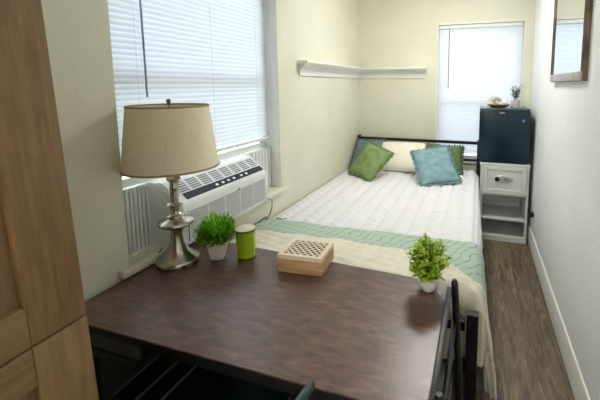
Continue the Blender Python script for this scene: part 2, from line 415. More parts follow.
# front grille: horizontal fins over a plate coloured dark for the shade between them
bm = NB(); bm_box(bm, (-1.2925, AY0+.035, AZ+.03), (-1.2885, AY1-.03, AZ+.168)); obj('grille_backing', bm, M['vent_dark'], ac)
bm = NB()
for i in range(15):
    zz = AZ+.032+i*.0096
    bm_box(bm, (-1.2895, AY0+.035, zz), (-1.2845, AY1-.03, zz+.0045))
for i in range(6):
    yy = AY0+.035+i*(AY1-AY0-.065-.006)/5
    bm_box(bm, (-1.2890, yy, AZ+.03), (-1.2842, yy+.006, AZ+.17))
bm_box(bm, (-1.2890, AY0+.03, AZ+.168), (-1.2838, AY1-.025, AZ+.176)); bm_box(bm, (-1.2890, AY0+.03, AZ+.024), (-1.2838, AY1-.025, AZ+.031))
obj('front_grille', bm, M['white_plastic'], ac)
# sloping top: direction along slope
s0 = Vector((-1.306, 0, AZ+.222)); s1 = Vector((-1.40, 0, AZ+.296)); sd = (s1-s0).normalized(); sn = Vector((-sd.z, 0, sd.x)); sn = sn if sn.z > 0 else -sn
def slope_box(bm, d0, d1, y0, y1, h0, h1):
    vs = []
    for d in (d0, d1):
        for y in (y0, y1):
            for h in (h0, h1):
                p = s0+sd*d+sn*h; vs.append(bm.verts.new((p.x, y, p.z)))
    for f in ((0, 1, 3, 2), (4, 6, 7, 5), (0, 4, 5, 1), (2, 3, 7, 6), (0, 2, 6, 4), (1, 5, 7, 3)): bm.faces.new([vs[i] for i in f])
bm = NB(); slope_box(bm, -.002, .036, AY0+.05, AY1-.022, -.003, .0025); obj('control_panel', bm, M['dark_plastic'], ac)
for i, yy in enumerate((1.50, 1.545, 1.59, 1.635, 1.70, 1.745)):
    bm = NB(); slope_box(bm, .010, .022, yy, yy+.018, .002, .0045); obj('button', bm, M['white_plastic'], ac)
bm = NB()
for gy in range(8):
    for gx in range(5):
        ya = AY0+.045+gy*.079; slope_box(bm, .046+gx*.0138, .054+gx*.0138, ya, ya+.062, -.002, .0008)
obj('top_louvre', bm, mat('grey_louvre_slot', (128, 134, 138), .7), ac)
bm = NB(); bm_tube(bm, [(-1.2838, 1.64, AZ+.172), (-1.281, 1.64, AZ+.172)], .008, 16); obj('badge', bm, M['grey_plastic'], ac)
# accordion side curtains
def accordion(ya, yb):
    bm = NB(); n = 9; pts = []; p_ = (yb-ya)/n
    for i in range(n):
        y_ = ya+i*p_; xx = XL-.072
        pts += [(y_, xx), (y_+p_*.66, xx), (y_+p_*.70, xx-.020), (y_+p_*.96, xx-.020)]
    n = (len(pts)-1)/2
    lo = [bm.verts.new((x, y, AZ)) for y, x in pts]; hi = [bm.verts.new((x, y, AZ+.3)) for y, x in pts]
    lo2 = [bm.verts.new((x-.004, y, AZ)) for y, x in pts]; hi2 = [bm.verts.new((x-.004, y, AZ+.3)) for y, x in pts]
    for i in range(int(2*n)):
        bm.faces.new((lo[i], lo[i+1], hi[i+1], hi[i])); bm.faces.new((lo2[i+1], lo2[i], hi2[i], hi2[i+1]))
    return bm
obj('side_curtain', accordion(WY0+.004, AY0-.002), M['white_plastic'], ac, 10); obj('side_curtain', accordion(AY1+.002, WY1-.008), M['white_plastic'], ac, 10)
bm = NB(); bm_tube(bm, [(-1.30, 1.925, AZ+.03), (-1.285, 1.97, AZ+.005), (-1.30, 1.99, AZ-.05), (-1.33, 2.0, AZ-.12), (-1.375, 2.0, AZ-.18)], .0045, 8)
obj('power_cord', bm, M['cord_grey'], ac)

# ------------------------------------------------------------------ table (desk)
TX0, TX1, TY0, TY1, TZ = -1.372, -.100, .772, 1.425, .75
tb = thing('table', 'dark walnut topped desk with a thin black edge against the left wall', 'table', ((TX0+TX1)/2, (TY0+TY1)/2, 0))
bm = NB()
# far edge falls back a touch towards the right
pts = [(TX0, TY0), (TX1, TY0), (TX1, TY1-.045), (TX0, TY1+.02)]
lo = [bm.verts.new((x, y, TZ-.016)) for x, y in pts]; hi = [bm.verts.new((x, y, TZ)) for x, y in pts]
for i in range(4): bm.faces.new((lo[i], lo[(i+1) % 4], hi[(i+1) % 4], hi[i]))
bm.faces.new(lo[::-1]); bm.faces.new(hi)
bmesh.ops.bevel(bm, geom=[e for e in bm.edges], offset=.002, segments=2, affect='EDGES')
bm.normal_update()
for f in bm.faces: f.material_index = 0 if f.normal.z > .8 else 1
obj('tabletop', bm, [M['table_wood'], M['seam']], tb)
bm = NB()
bm_box(bm, (TX0+.004, TY0+.004, TZ-.034), (TX1-.004, TY1-.05, TZ-.0165), .002, 1)
bm_box(bm, (TX0+.03, TY0+.035, TZ-.075), (TX1-.03, TY0+.06, TZ-.034)); bm_box(bm, (TX0+.03, TY1-.085, TZ-.075), (TX1-.03, TY1-.06, TZ-.034))
bm_box(bm, (TX0+.03, TY0+.06, TZ-.075), (TX0+.055, TY1-.085, TZ-.034)); bm_box(bm, (TX1-.055, TY0+.06, TZ-.075), (TX1-.03, TY1-.085, TZ-.034))
obj('apron', bm, M['black_metal'], tb)['label'] = 'black metal edge and apron'
for lx in (TX0+.03, TX1-.07):
    for ly in (TY0+.035, TY1-.10):
        box_obj('leg', (lx, ly, 0), (lx+.04, ly+.04, TZ-.075), M['black_metal'], tb)
bm = NB(); bm_box(bm, (TX0+.03, TY0+.012, .66), (-1.03, TY0+.03, TZ-.034), .002, 1); drw = obj('drawer', bm, mat('dark_grey_drawer', (58, 62, 62), .35), tb); drw['label'] = 'dark grey shallow drawer'
bm = NB(); bm_box(bm, (TX0+.03, TY0+.006, .632), (-1.03, TY0+.05, .66), .002, 1); obj('lip', bm, M['black_metal'], drw)
box_obj('shade_panel', (TX0+.012, TY0+.06, .05), (TX0+.028, TY1-.05, TZ-.034), mat('under_desk_shade', (52, 60, 58), .4), tb)  # dark panel added to imitate the shaded wall under the desk
box_obj('stretcher', (TX0+.07, TY1-.095, .16), (TX1-.07, TY1-.065, .20), M['black_metal'], tb)

# ------------------------------------------------------------------ dark bench under the desk
bn = thing('bench', 'low black padded bench pushed under the left end of the desk', 'bench', (-1.05, 1.03, 0))
BX = (-1.205, -.60); BY = (.80, 1.28)
bm = NB(); bm_box(bm, (BX[0], BY[0], .40), (BX[1], BY[1], .46), .015, 3); obj('seat', bm, M['black_gloss'], bn)
bm = NB()
for xx in (BX[0]+.004, -1.105, -1.02): bm_tube(bm, [(xx, BY[0]+.01, .461), (xx, BY[1]-.01, .461)], .005, 8)
obj('piping', bm, mat('grey_green_piping', (70, 86, 84), .4), bn)
for xx in (BX[0]+.01, BX[1]-.035):
    for yy in (BY[0]+.01, BY[1]-.035): box_obj('leg', (xx, yy, 0), (xx+.025, yy+.025, .402), M['black_metal'], bn)

# ------------------------------------------------------------------ curved back chair at the front of the desk
ch = thing('armchair', 'dark curved back chair with its arm tip touching the front desk edge', 'chair', (-.155, .62, 0))
bm = NB(); cx, cy, R = -.155, .54, .235
path = [(-.388, .757), (-.394, .72), (-.398, .66), (-.397, .56)]
for i in range(1, 16):
    a = PI+PI*i/16; path.append((cx+.242*math.cos(a), .52+.242*math.sin(a)))
path += [(cx+.242, .56), (cx+.243, .66), (cx+.24, .72), (cx+.233, .757)]
rings = []
for i, (x, y) in enumerate(path):
    p = Vector((x, y, .775)); q = Vector(path[min(i+1, len(path)-1)]+(.775,)); o = Vector(path[max(i-1, 0)]+(.775,)); d = (q-o).normalized(); nrm = Vector((-d.y, d.x, 0))
    ring = []
    k = .55 if i in (0, len(path)-1) else 1
    for j in range(12):
        a = 2*PI*j/12; ring.append(bm.verts.new(p+nrm*(.010*k*math.cos(a))+Vector((0, 0, .022*k*math.sin(a)))))
    rings.append(ring)
for a_, b_ in zip(rings, rings[1:]):
    for j in range(12): bm.faces.new((a_[j], a_[(j+1) % 12], b_[(j+1) % 12], b_[j]))
bm.faces.new(rings[0]); bm.faces.new(rings[-1][::-1])
obj('back_rail', bm, mat('teal_grey_gloss', (66, 88, 92), .2), ch)
bm = NB(); bm_box(bm, (cx-.225, .40, .43), (cx+.215, .79, .465), .015, 3); obj('seat', bm, M['black_gloss'], ch)
for sx in (-1, 1):
    bm = NB(); bm_tube(bm, [(cx+sx*.20, .78, 0), (cx+sx*.205, .765, .44), (cx+sx*.215, .74, .60), (cx+sx*.238, .70, .765)], .012, 10); obj('leg', bm, M['black_metal'], ch)
    bm = NB(); bm_tube(bm, [(cx+sx*.19, .36, 0), (cx+sx*.18, .39, .44), (cx+sx*.17, .347, .765)], .012, 10); obj('leg', bm, M['black_metal'], ch)

# ------------------------------------------------------------------ chair at the right hand end of the desk
ec = thing('chair', 'slim black metal chair standing at the right end of the desk beside the bed foot', 'chair', (-.15, 1.1, 0))
EY0, EY1 = .80, 1.335
def endpost(y): return [(-.034, y, 0), (-.045, y, .42), (-.064, y, .70), (-.070, y, .787), (-.071, y, .798)]
for y in (EY0, EY1):
    bm = NB(); bm_tube(bm, endpost(y), [.014, .014, .014, .013, .008], 12); obj('rear_leg', bm, M['black_metal'], ec)
bm = NB(); bm_box(bm, (-.096, EY0-.01, .755), (-.078, EY1-.03, .785), .004, 2); obj('top_rail', bm, mat('worn_grey_rail', (46, 47, 46), .4), ec)
bm = NB(); bm_box(bm, (-.078, EY0, .60), (-.060, EY1, .63), .004, 2); obj('back_slat', bm, M['black_metal'], ec)
bm = NB(); bm_box(bm, (-.47, EY0+.01, .43), (-.06, EY1-.01, .455), .01, 2); obj('seat', bm, M['black_gloss'], ec)
for y in (EY0+.02, EY1-.02):
    bm = NB(); bm_tube(bm, [(-.46, y, 0), (-.45, y, .43)], .011, 12); obj('front_leg', bm, M['black_metal'], ec)

# ------------------------------------------------------------------ bed
bd = thing('bed', 'black metal bed frame with railed headboard along the end wall', 'bed', (-.7, 2.8, 0))
HY = 3.985; HX0, HX1 = -1.385, -.012
for za, zb in ((.895, .927), (.705, .735), (.525, .56)):
    bm = NB(); bm_box(bm, (HX0+.03, HY-.014, za), (HX1, HY+.014, zb), .003, 1); obj('headboard_rail', bm, M['black_metal'], bd)
for x in (HX0, HX1):
    bm = NB(); bm_box(bm, (x-.0, HY-.02, 0), (x+.036, HY+.02, .945), .003, 1); obj('headboard_post', bm, M['black_metal'], bd)
FY = 1.505
for x in (-1.38, -.012):
    bm = NB(); bm_box(bm, (x-.012, FY-.022, 0), (x+.038, FY+.022, .562), .003, 1); obj('foot_post', bm, M['black_metal'], bd)
for za, zb in ((.475, .52), (.22, .25)):
    bm = NB(); bm_box(bm, (-1.35, FY-.013, za), (-.030, FY+.013, zb), .003, 1); obj('foot_rail', bm, M['black_metal'], bd)
for x in (-1.385, -.05):
    bm = NB(); bm_box(bm, (x, FY+.02, .25), (x+.03, HY-.02, .30), .002, 1); obj('side_rail', bm, M['black_metal'], bd)
bm = NB(); bm_box(bm, (-1.375, 1.60, .30), (-.04, 3.95, .575), .04, 3); tag(obj('mattress', bm, M['mattress'], None), 'pale mattress on the black bed frame under the white quilt', 'mattress')

def edge(d, r):
    if d <= 0: return d, 0.0
    if d < r*PI/2: return r*math.sin(d/r), -r*(1-math.cos(d/r))
    return r, -r-(d-r*PI/2)
def drape(s, t, top, grow=0., flare=.05, xe0=.0, ye=1.575, amp=.012):
    r = .055+grow
    xe = xe0+.020*min(1, max(0, (3.7-t)/1.4))+grow
    hx, vx = edge(s-(xe-r), r); hy, vy = edge((ye-grow+r)-t, r)
    x = xe-r+hx; y = ye-grow+r-hy; z = top+grow+min(vx, vy)
    f = max(0., -vx-.03)
    if f > 0:
        x += f*(flare*1.2+.05*min(1, max(0, (2.05-t)/.35))) + amp*math.sin(t*19+1.5*math.sin(t*7))*min(1, f*3)
    g = max(0., -vy-.03)
    if g > 0: y -= .006*math.sin(s*23+2*math.sin(s*5))*min(1, g*4) - .0
    return x, y, z
def cloth(name, s0, s1, t0, t1, ns, ntt, fn, m, parent=None, matfn=None, thick=.008):
    bm = NB(); G = []
    for i in range(ns+1):
        s = s0+(s1-s0)*i/ns; row = []
        for j in range(ntt+1):
            t = t0+(t1-t0)*j/ntt; row.append(bm.verts.new(fn(s, t)))
        G.append(row)
    for i in range(ns):
        for j in range(ntt):
            f = bm.faces.new((G[i][j], G[i+1][j], G[i+1][j+1], G[i][j+1]))
            if matfn: f.material_index = matfn(s0+(s1-s0)*(i+.5)/ns, t0+(t1-t0)*(j+.5)/ntt)
    o = obj(name, bm, m, parent, 180)
    sm = o.modifiers.new('thickness', 'SOLIDIFY'); sm.thickness = thick; sm.offset = -1
    return o
def quilt_fn(s, t):
    x, y, z = drape(s, t, .598, .0)
    pitch = .105
    u = s/pitch; a = abs(math.sin(PI*u))
    side = 1 if int(math.floor(u)) % 2 else -1
    ph = (t+side*(u-math.floor(u))*pitch*.8)/.085
    b = abs(math.sin(PI*ph))
    h = .024*a**.38+.007*b**.45-.008+.005*noise.noise(Vector((s*5, t*5, 0)))
    h *= .35+.65*min(1, max(0, (t-2.0)/.12))
    if z > .56: z += h
    else: x += h*.8
    if s < -1.3: z -= .02*((-1.3-s)/.09)**2
    return x, y, z
q = cloth('quilt', -1.388, .45, 1.30, 3.93, 320, 320, quilt_fn, [M['quilt']])
tag(q, 'white channel stitched quilt spread over the whole bed', 'quilt')

def bound(s):   # line between green and cream
    b = 1.855+.012*math.sin(s*6)
    if s > -.22: b -= min(.42, (s+.22)**1.3*1.5)
    if s > .0: b = min(1.93, b+(s)*2.2)
    return b
def farline(s): return 2.035+.03*(s+1.3)/1.3+.006*math.sin(s*9)
def throw_fn(s, tt):
    # tt 0..1 from the foot hem to the far edge
    t = 1.24+(farline(s)-1.24)*tt
    x, y, z = drape(s, t, .606, .022, .055, amp=.016)
    w = .006*noise.noise(Vector((s*7, t*9, 3)))+.004*abs(math.sin(PI*(t+.2*s)/.06))
    if z > .56: z += w+.004
    else: x += w
    return x, y, z
def throw_mf(s, tt):
    t = 1.24+(farline(s)-1.24)*tt
    return 0 if t > bound(s) else 1
th = thing('throw_blanket', 'sage green and cream throw folded across the foot of the bed', 'blanket', (-.7, 1.8, .61))
o = cloth('cloth', -1.375, .50, 0, 1, 200, 110, throw_fn, [M['throw_green'], M['cream_cloth']], th, throw_mf, .006)
bm = NB()
for i in range(26):
    t = 1.87+.17*i/25
    bx_, by_, bz_ = drape(-1.372, t, .606, .022)
    bm_tube(bm, [(-1.372, t, bz_+.006), (-1.384+random.uniform(-.002, .004), t+random.uniform(-.01, .01), bz_+.012), (-1.388, t+random.uniform(-.015, .015), bz_-.02)], [.002, .003, .004], 5)
for i in range(16):
    t = 1.93+.12*i/15
    bm_tube(bm, [(-1.36+.09*random.random(), t+.02, .622), (-1.35+.1*random.random(), t+.05+.03*random.random(), .618)], [.002, .003], 5)
obj('fringe', bm, mat('green_fringe', (92, 128, 104), .9), th)

# ------------------------------------------------------------------ pillows
def pillow(name, label, tl, tr, br, bl_, m, thick=.12, group=None, fringe=None, puff=1.0, inset=.06):
    """corners in world space; a padded cushion with pinched corners"""
    tl, tr, br, bl_ = map(Vector, (tl, tr, br, bl_))
    cen = (tl+tr+br+bl_)/4
    low = min((tl, tr, br, bl_), key=lambda p: p.z)
    t = thing(name, label, 'pillow', (cen.x, cen.y, low.z), group)
    nrm = (tr-bl_).cross(tl-br).normalized()
    if nrm.y > 0: nrm = -nrm
    bm = NB(); n = 26; rows = {}
    def P(u, v, sgn):
        U = u*2-1; V = v*2-1
        pin = inset*(1-(U*U))*abs(V)**3; pin2 = inset*(1-V*V)*abs(U)**3
        uu = .5+(U*(1-pin2))/2; vv = .5+(V*(1-pin))/2
        base = (bl_*(1-uu)+br*uu)*(1-vv)+(tl*(1-uu)+tr*uu)*vv
        h = ((1-U**2)*(1-V**2))
        h = max(0, h)**.42*thick/2*puff
        h += .004*noise.noise(Vector((u*4, v*4, cen.x*9)))*(h > .005)
        return base+nrm*h*sgn
    for sgn in (1, -1):
        for i in range(n+1):
            for j in range(n+1):
                if sgn == -1 and (i in (0, n) or j in (0, n)): rows[sgn, i, j] = rows[1, i, j]
                else: rows[sgn, i, j] = bm.verts.new(P(i/n, j/n, sgn))
        for i in range(n):
            for j in range(n):
                bm.faces.new((rows[sgn, i, j], rows[sgn, i+1, j], rows[sgn, i+1, j+1], rows[sgn, i, j+1]))
    obj('cushion', bm, m, t, 180)
    if fringe:
        bm = NB()
        for side in range(4):
            k = 15
            for i in range(k):
                f = (i+.5)/k
                u, v = ((f, 0), (1, f), (1-f, 1), (0, 1-f))[side]
                p = P(u, v, 1); out = (p-cen).normalized()
                bm_sphere(bm, p+out*.011, .015 if i % 2 else .011, 1)
        obj('pompom_trim', bm, fringe, t, 180)
    return t

pillow('pillow', 'ivory plain pillow in the middle of the headboard between the green and blue cushions',
       (-1.06, 3.90, .885), (-.54, 3.90, .895), (-.52, 3.60, .63), (-1.08, 3.60, .63), M['pillow_white'], .16)
pillow('pillow', 'slate teal pillow behind the green cushion in the left corner against the headboard',
       (-1.36, 3.91, .90), (-1.03, 3.93, .905), (-1.05, 3.68, .62), (-1.37, 3.66, .62), M['pillow_slate'], .12, None, M['pillow_slate'])
pillow('pillow', 'olive green pillow standing behind the blue cushion near the right headboard post',
       (-.56, 3.88, .89), (-.155, 3.86, .885), (-.15, 3.68, .615), (-.54, 3.66, .615), M['pillow_olive'], .12, None, M['pillow_olive'])

def bpt(x, y, Y):  # a point on the image ray through pixel (x, y) at depth Y (used only to size the cushions)
    return at_pixel(x, y, Y)
yaw, pit = math.radians(17.22), math.radians(6.43)
Fv = Vector((-math.sin(yaw)*math.cos(pit), math.cos(yaw)*math.cos(pit), -math.sin(pit)))
Rv = Vector((math.cos(yaw), math.sin(yaw), 0)); Uv = Rv.cross(Fv)
pillow('pillow', 'sage green cushion with pompom edge standing on its corner at the bed head left',
       (-1.10, 3.54, .945), (-.825, 3.46, .842), (-.985, 3.16, .618), (-1.29, 3.40, .640), M['pillow_green'], .13, None, M['pillow_green'])
pillow('pillow', 'dusty blue cushion with pompom edge leaning forward right of the ivory pillow',
       (-.655, 3.52, .865), (-.300, 3.56, .935), (-.140, 3.34, .640), (-.485, 3.16, .618), M['pillow_blue'], .13, None, M['pillow_blue'])

# ------------------------------------------------------------------ nightstand
NX0, NX1, NY0, NY1, NH = .030, .474, 3.595, 4.03, .785
ns_ = thing('nightstand', 'off white bedside stand with one drawer over two open shelves', 'nightstand', ((NX0+NX1)/2, 3.8, 0))
bm = NB()
bm_box(bm, (NX0, NY0, 0), (NX0+.022, NY1, NH-.02), .002, 1); bm_box(bm, (NX1-.022, NY0, 0), (NX1, NY1, NH-.02), .002, 1)
bm_box(bm, (NX0-.008, NY0-.008, NH-.022), (NX1+.004, NY1, NH), .003, 2)
bm_box(bm, (NX0+.022, NY1-.012, 0), (NX1-.022, NY1, NH-.02)); bm_box(bm, (NX0+.022, NY0+.004, .465), (NX1-.022, NY1-.012, .483))
bm_box(bm, (NX0+.022, NY0+.004, 0), (NX1-.022, NY0+.02, .035)); bm_box(bm, (NX0+.022, NY0+.004, .035), (NX1-.022, NY1-.012, .05))
obj('body', bm, M['stand_white'], ns_)
bm = NB(); bm_box(bm, (NX0+.022, NY0+.004, .215), (NX1-.022, NY1-.012, .233), .002, 1); obj('shelf', bm, M['stand_white'], ns_)
bm = NB(); D0, D1, E0, E1 = NX0+.024, NX1-.024, .485, .760
bm_box(bm, (D0, NY0-.002, E0), (D1, NY0+.016, E1), .002, 1)
for lo, hi in (((D0, NY0-.014, E0), (D0+.04, NY0-.002, E1)), ((D1-.04, NY0-.014, E0), (D1, NY0-.002, E1)), ((D0+.04, NY0-.014, E0), (D1-.04, NY0-.002, E0+.042)), ((D0+.04, NY0-.014, E1-.036), (D1-.04, NY0-.002, E1))):
    bm_box(bm, lo, hi, .002, 1)
dr = obj('drawer', bm, M['stand_white'], ns_)
bm = NB(); bm_lathe(bm, [(0, .008), (.9, .008), (1, .004), (1, 0)], seg=40)
for v in bm.verts:
    x, y, z = v.co; v.co = (.243+x*.088, NY0-.003-z, .630+y*.038)
obj('lock_plate', bm, M['silver'], dr)['label'] = 'silver oval keypad lock plate'
bm = NB()
for v in bm_box(bm, (.165, NY0-.032, .618), (.205, NY0-.010, .648), .009, 3): pass
bm_tube(bm, [(.185, NY0-.005, .633), (.185, NY0-.03, .633)], .022, 20); obj('knob', bm, M['black_metal'], dr)
bm = NB()
for i in range(4):
    for j in range(3): bm_box(bm, (.245+i*.012, NY0-.0135, .614+j*.012), (.253+i*.012, NY0-.010, .622+j*.012))
obj('keypad', bm, M['vent_dark'], dr)

# ------------------------------------------------------------------ small fridge
FX0, FX1, FZ0, FZ1 = .002, .458, NH+.004, 1.318
fr = thing('mini_fridge', 'dark teal compact fridge standing on the off white bedside stand', 'fridge', (.23, 3.8, NH))
bm = NB(); bm_box(bm, (FX0+.004, 3.635, FZ0+.008), (FX1-.004, 4.04, FZ1-.018), .006, 2); obj('body', bm, M['fridge'], fr)
bm = NB(); bm_box(bm, (FX0, 3.59, FZ0+.004), (FX1, 3.63, FZ1-.02), .008, 3); dd = obj('door', bm, M['fridge'], fr)
bm = NB(); bm_box(bm, (FX0, 3.59, FZ1-.018), (FX1, 4.04, FZ1), .005, 2); obj('top_panel', bm, M['fridge_top_sheen'], fr)
bm = NB(); bm_box(bm, (.185, 3.5875, 1.272), (.232, 3.5905, 1.280), .001, 1); obj('badge', bm, M['silver'], dd)
bm = NB(); bm_tube(bm, [(.40, 3.5905, 1.205), (.40, 3.5880, 1.205)], .013, 20); o = obj('sticker', bm, M['sticker'], dd); o['label'] = 'round light blue sticker'
for xx in (FX0+.045, FX1-.03):
    for yy in (3.65, 4.0):
        bm = NB(); bm_tube(bm, [(xx, yy, NH), (xx, yy, NH+.014)], .015, 12); obj('foot', bm, M['black_metal'], fr)

# dish with shell and pebble
ds = thing('dish', 'shallow tan dish on top of the fridge holding a shell', 'dish', (.18, 3.76, FZ1))
bm = NB(); bm_lathe(bm, [(0, .001), (.06, 0.001), (.075, .006), (.112, .032), (.116, .033), (.112, .036), (.075, .012), (0, .009)], (.18, 3.76, FZ1)); obj('bowl', bm, M['dish'], ds)
sp = NB(); pts = []; rs = []
for i in range(44):
    a = i/43*2.1*PI; rad = .052*math.exp(-a*.16); 
    pts.append((.158+rad*math.cos(PI-a), 3.765+.004*a, FZ1+.058+rad*math.sin(PI-a)*.9)); rs.append(.034*math.exp(-a*.22))
bm_tube(sp, pts, rs, 14)
tag(obj('seashell', sp, M['shell']), 'grey coiled seashell resting in the tan dish on the fridge', 'seashell')
bm = NB(); bm_sphere(bm, (.222, 3.735, FZ1+.042), .034, 3, (1.25, .9, .75)); 
for v in bm.verts: v.co += v.co.normalized()*0+Vector((0, 0, .003*math.sin(v.co.x*220)))
tag(obj('seashell', bm, M['shell_pink']), 'small peach and white seashell in the tan dish on the fridge', 'seashell')

# leaves helper
def leaf(bm, base, d, length, width, up, curl=.25, segs=2):
    d = d.normalized(); s = d.cross(up); 
    if s.length < 1e-4: s = Vector((1, 0, 0))
    s.normalize(); nn = s.cross(d)
    L_ = []
    for k in range(segs+2):
        f = k/(segs+1); w = width*math.sin(PI*(f*.85+.12))/2 if 0 < k < segs+1 else width*.12
        p = base+d*length*f-nn*curl*length*f*f
        L_.append((bm.verts.new(p-s*w), bm.verts.new(p+nn*-.12*width), bm.verts.new(p+s*w)))
    for a, b in zip(L_, L_[1:]):
        bm.faces.new((a[0], a[1], b[1], b[0])); bm.faces.new((a[1], a[2], b[2], b[1]))

# small plant on fridge
pp = thing('potted_plant', 'tiny leafy plant in a grey pot on the right of the fridge top', 'plant', (.335, 3.76, FZ1))
bm = NB(); bm_lathe(bm, [(0, 0), (.034, 0), (.038, .004), (.04, .075), (.037, .077), (.034, .070), (0, .068)], (.335, 3.76, FZ1)); obj('pot', bm, M['pot_grey'], pp)
bm = NB(); bm2 = NB()
for i in range(9):
    a = random.random()*2*PI; r0 = .012; top = Vector((.335+math.cos(a)*random.uniform(.01, .055), 3.76+math.sin(a)*.04, FZ1+random.uniform(.15, .215)))
    b0 = Vector((.335+math.cos(a)*r0, 3.76+math.sin(a)*r0, FZ1+.068)); bm_tube(bm2, [b0, (b0+top)/2+Vector((0, 0, .01)), top], .0015, 5)
    for k in range(14):
        f = .25+.75*k/13; p = b0.lerp(top, f); aa = random.random()*2*PI
        leaf(bm, p, Vector((math.cos(aa), math.sin(aa), random.uniform(.1, .8))), .032, .017, Vector((0, 0, 1)))
obj('foliage', bm, M['small_leaf'], pp, 180); obj('stem', bm2, M['stem'], pp)

# outlet and plug by the right wall
op = thing('wall_outlet', 'white wall outlet low on the right wall beside the bedside stand', 'outlet', (XR, 3.42, .36))
bm = NB(); bm_box(bm, (XR-.006, 3.385, .30), (XR, 3.455, .415), .002, 2); obj('cover_plate', bm, M['trim'], op)
pc = thing('power_plug', 'black plug with a dangling cord in the right wall outlet', 'plug', (XR-.02, 3.42, .34))
bm = NB(); bm_box(bm, (XR-.040, 3.405, .345), (XR-.007, 3.437, .385), .005, 2); obj('plug', bm, M['cord'], pc)
bm = NB(); bm_tube(bm, [(XR-.035, 3.42, .36), (XR-.045, 3.43, .30), (XR-.040, 3.47, .25), (XR-.03, 3.53, .27), (XR-.027, 3.60, .36), (XR-.02, 3.64, .52)], .0035, 8); obj('cord', bm, M['cord'], pc)

# ------------------------------------------------------------------ wardrobe at the left foreground
CXF, CY1 = -.780, .492
wd = thing('wardrobe_cabinet', 'tall oak panelled cabinet in the left foreground', 'cabinet', (-1.09, .02, 0))
bm = NB(); bm_box(bm, (XL+.016, -.45, .045), (CXF-.024, CY1-.002, 2.45)); obj('body', bm, M['cabinet_wood'], wd)
def shaker(z0, z1, ya, yb):
    st = .097; rl = .078
    bm = NB(); bm_box(bm, (CXF-.020, ya, z0), (CXF, ya+st, z1), .0025, 2); bm_box(bm, (CXF-.020, yb-st, z0), (CXF, yb, z1), .0025, 2)
    bm_box(bm, (CXF-.0235, ya+st-.01, z0+.01), (CXF-.017, yb-st+.01, z1-.01))
    d = obj('door', bm, M['cabinet_wood'], wd)
    for za, zb in ((z0, z0+rl), (z1-rl, z1)):
        bm = NB(); bm_box(bm, (CXF-.020, ya+st, za), (CXF-.0005, yb-st, zb), .0025, 2); obj('rail', bm, M['cabinet_rail'], d)
    return d
ZG = 1.066
for ya, yb in ((.022, CY1), (-.448, .018)):
    shaker(ZG+.002, 2.44, ya, yb); shaker(.09, ZG-.002, ya, yb)

pv = Vector((0, CY1, ZG)); wd.matrix_world = Matrix.Translation(pv) @ Matrix.Rotation(math.radians(2.3), 4, 'X') @ Matrix.Translation(-pv) @ Matrix.Translation(wd.location)
# ------------------------------------------------------------------ table lamp
LX, LY = -1.277, 1.198
lp = thing('table_lamp', 'turned brushed nickel lamp with a beige drum shade on the desk', 'lamp', (LX, LY, TZ))
prof = [(0, 0), (.083, 0), (.089, .003), (.089, .020), (.086, .025), (.076, .031), (.060, .042), (.047, .058), (.037, .080), (.030, .105), (.0265, .130), (.027, .150), (.033, .164), (.050, .172), (.068, .178), (.076, .187), (.074, .196), (.060, .203), (.040, .208), (.034, .214), (.038, .219), (.037, .224), (.027, .229), (.021, .237), (.0205, .248), (.023, .256), (.023, .262), (.031, .268), (.033, .273), (.027, .278), (.018, .282), (.0165, .296), (.0185, .312), (.0165, .326), (.0175, .340), (.0195, .346), (.017, .352), (.017, .372), (.025, .380), (.030, .388), (.027, .395), (.016, .401), (.013, .42), (.013, .44), (0, .44)]
prof = [(r, z*.995) for r, z in prof]
bm = NB(); bm_lathe(bm, prof, (LX, LY, TZ+.001), 56); obj('base', bm, M['nickel'], lp, 40)
bm = NB(); ZS0, ZS1, RS0, RS1 = 1.190, 1.460, .189, .158
bm_lathe(bm, [(RS0, 0), (RS1, ZS1-ZS0), (RS1-.003, ZS1-ZS0), (RS0-.003, 0), (RS0, 0)], (LX, LY, ZS0), 72); sd_ = obj('lamp_shade', bm, M['shade'], lp, 40)
binding = mat('shade_binding', (168, 148, 112), .8)
for (r, z) in ((RS0+.0005, ZS0+.003), (RS1+.0005, ZS1-.003)):
    bm = NB(); bm_lathe(bm, [(r+.001, -.004), (r+.001, .004), (r-.005, .004), (r-.005, -.004), (r+.001, -.004)], (LX, LY, z), 72); obj('shade_trim', bm, binding, sd_, 40)
bm = NB(); bm_tube(bm, [(LX, LY, TZ+.43), (LX, LY, ZS1+.006)], .003, 8)
for k in range(3):
    a = k*2*PI/3+.4; bm_tube(bm, [(LX, LY, ZS1-.012), (LX+(RS1-.002)*math.cos(a), LY+(RS1-.002)*math.sin(a), ZS1-.006)], .0018, 6)
obj('harp', bm, M['nickel'], lp)
bm = NB(); bm_lathe(bm, [(0, -.006), (.008, -.004), (.010, 0), (.006, .004), (.009, .009), (.010, .014), (.006, .020), (0, .022)], (LX, LY, ZS1+.006), 20); obj('finial', bm, mat('aged_bronze', (104, 84, 66), .4, .8), lp)
bm = NB(); bm_sphere(bm, (LX, LY, 1.25), .03, 2, (1, 1, 1.3)); obj('bulb', bm, M['pot_white'], lp)
bm = NB(); a = -.55; c_ = (LX+.0875*math.cos(a), LY+.0875*math.sin(a), TZ+.012); bm_box(bm, (c_[0]-.003, c_[1]-.012, c_[2]-.006), (c_[0]+.002, c_[1]+.012, c_[2]+.006), .002, 1, Matrix.Rotation(a, 3, 'Z')); obj('switch', bm, M['cord'], lp)
bm = NB(); bm_tube(bm, [(LX-.07, LY-.05, TZ+.008), (LX-.088, LY-.07, TZ+.006), (LX-.098, LY-.06, TZ+.014), (LX-.100, LY-.01, TZ+.035), (LX-.112, LY+.02, TZ+.042)], .0028, 8); obj('cord', bm, M['cord'], lp)

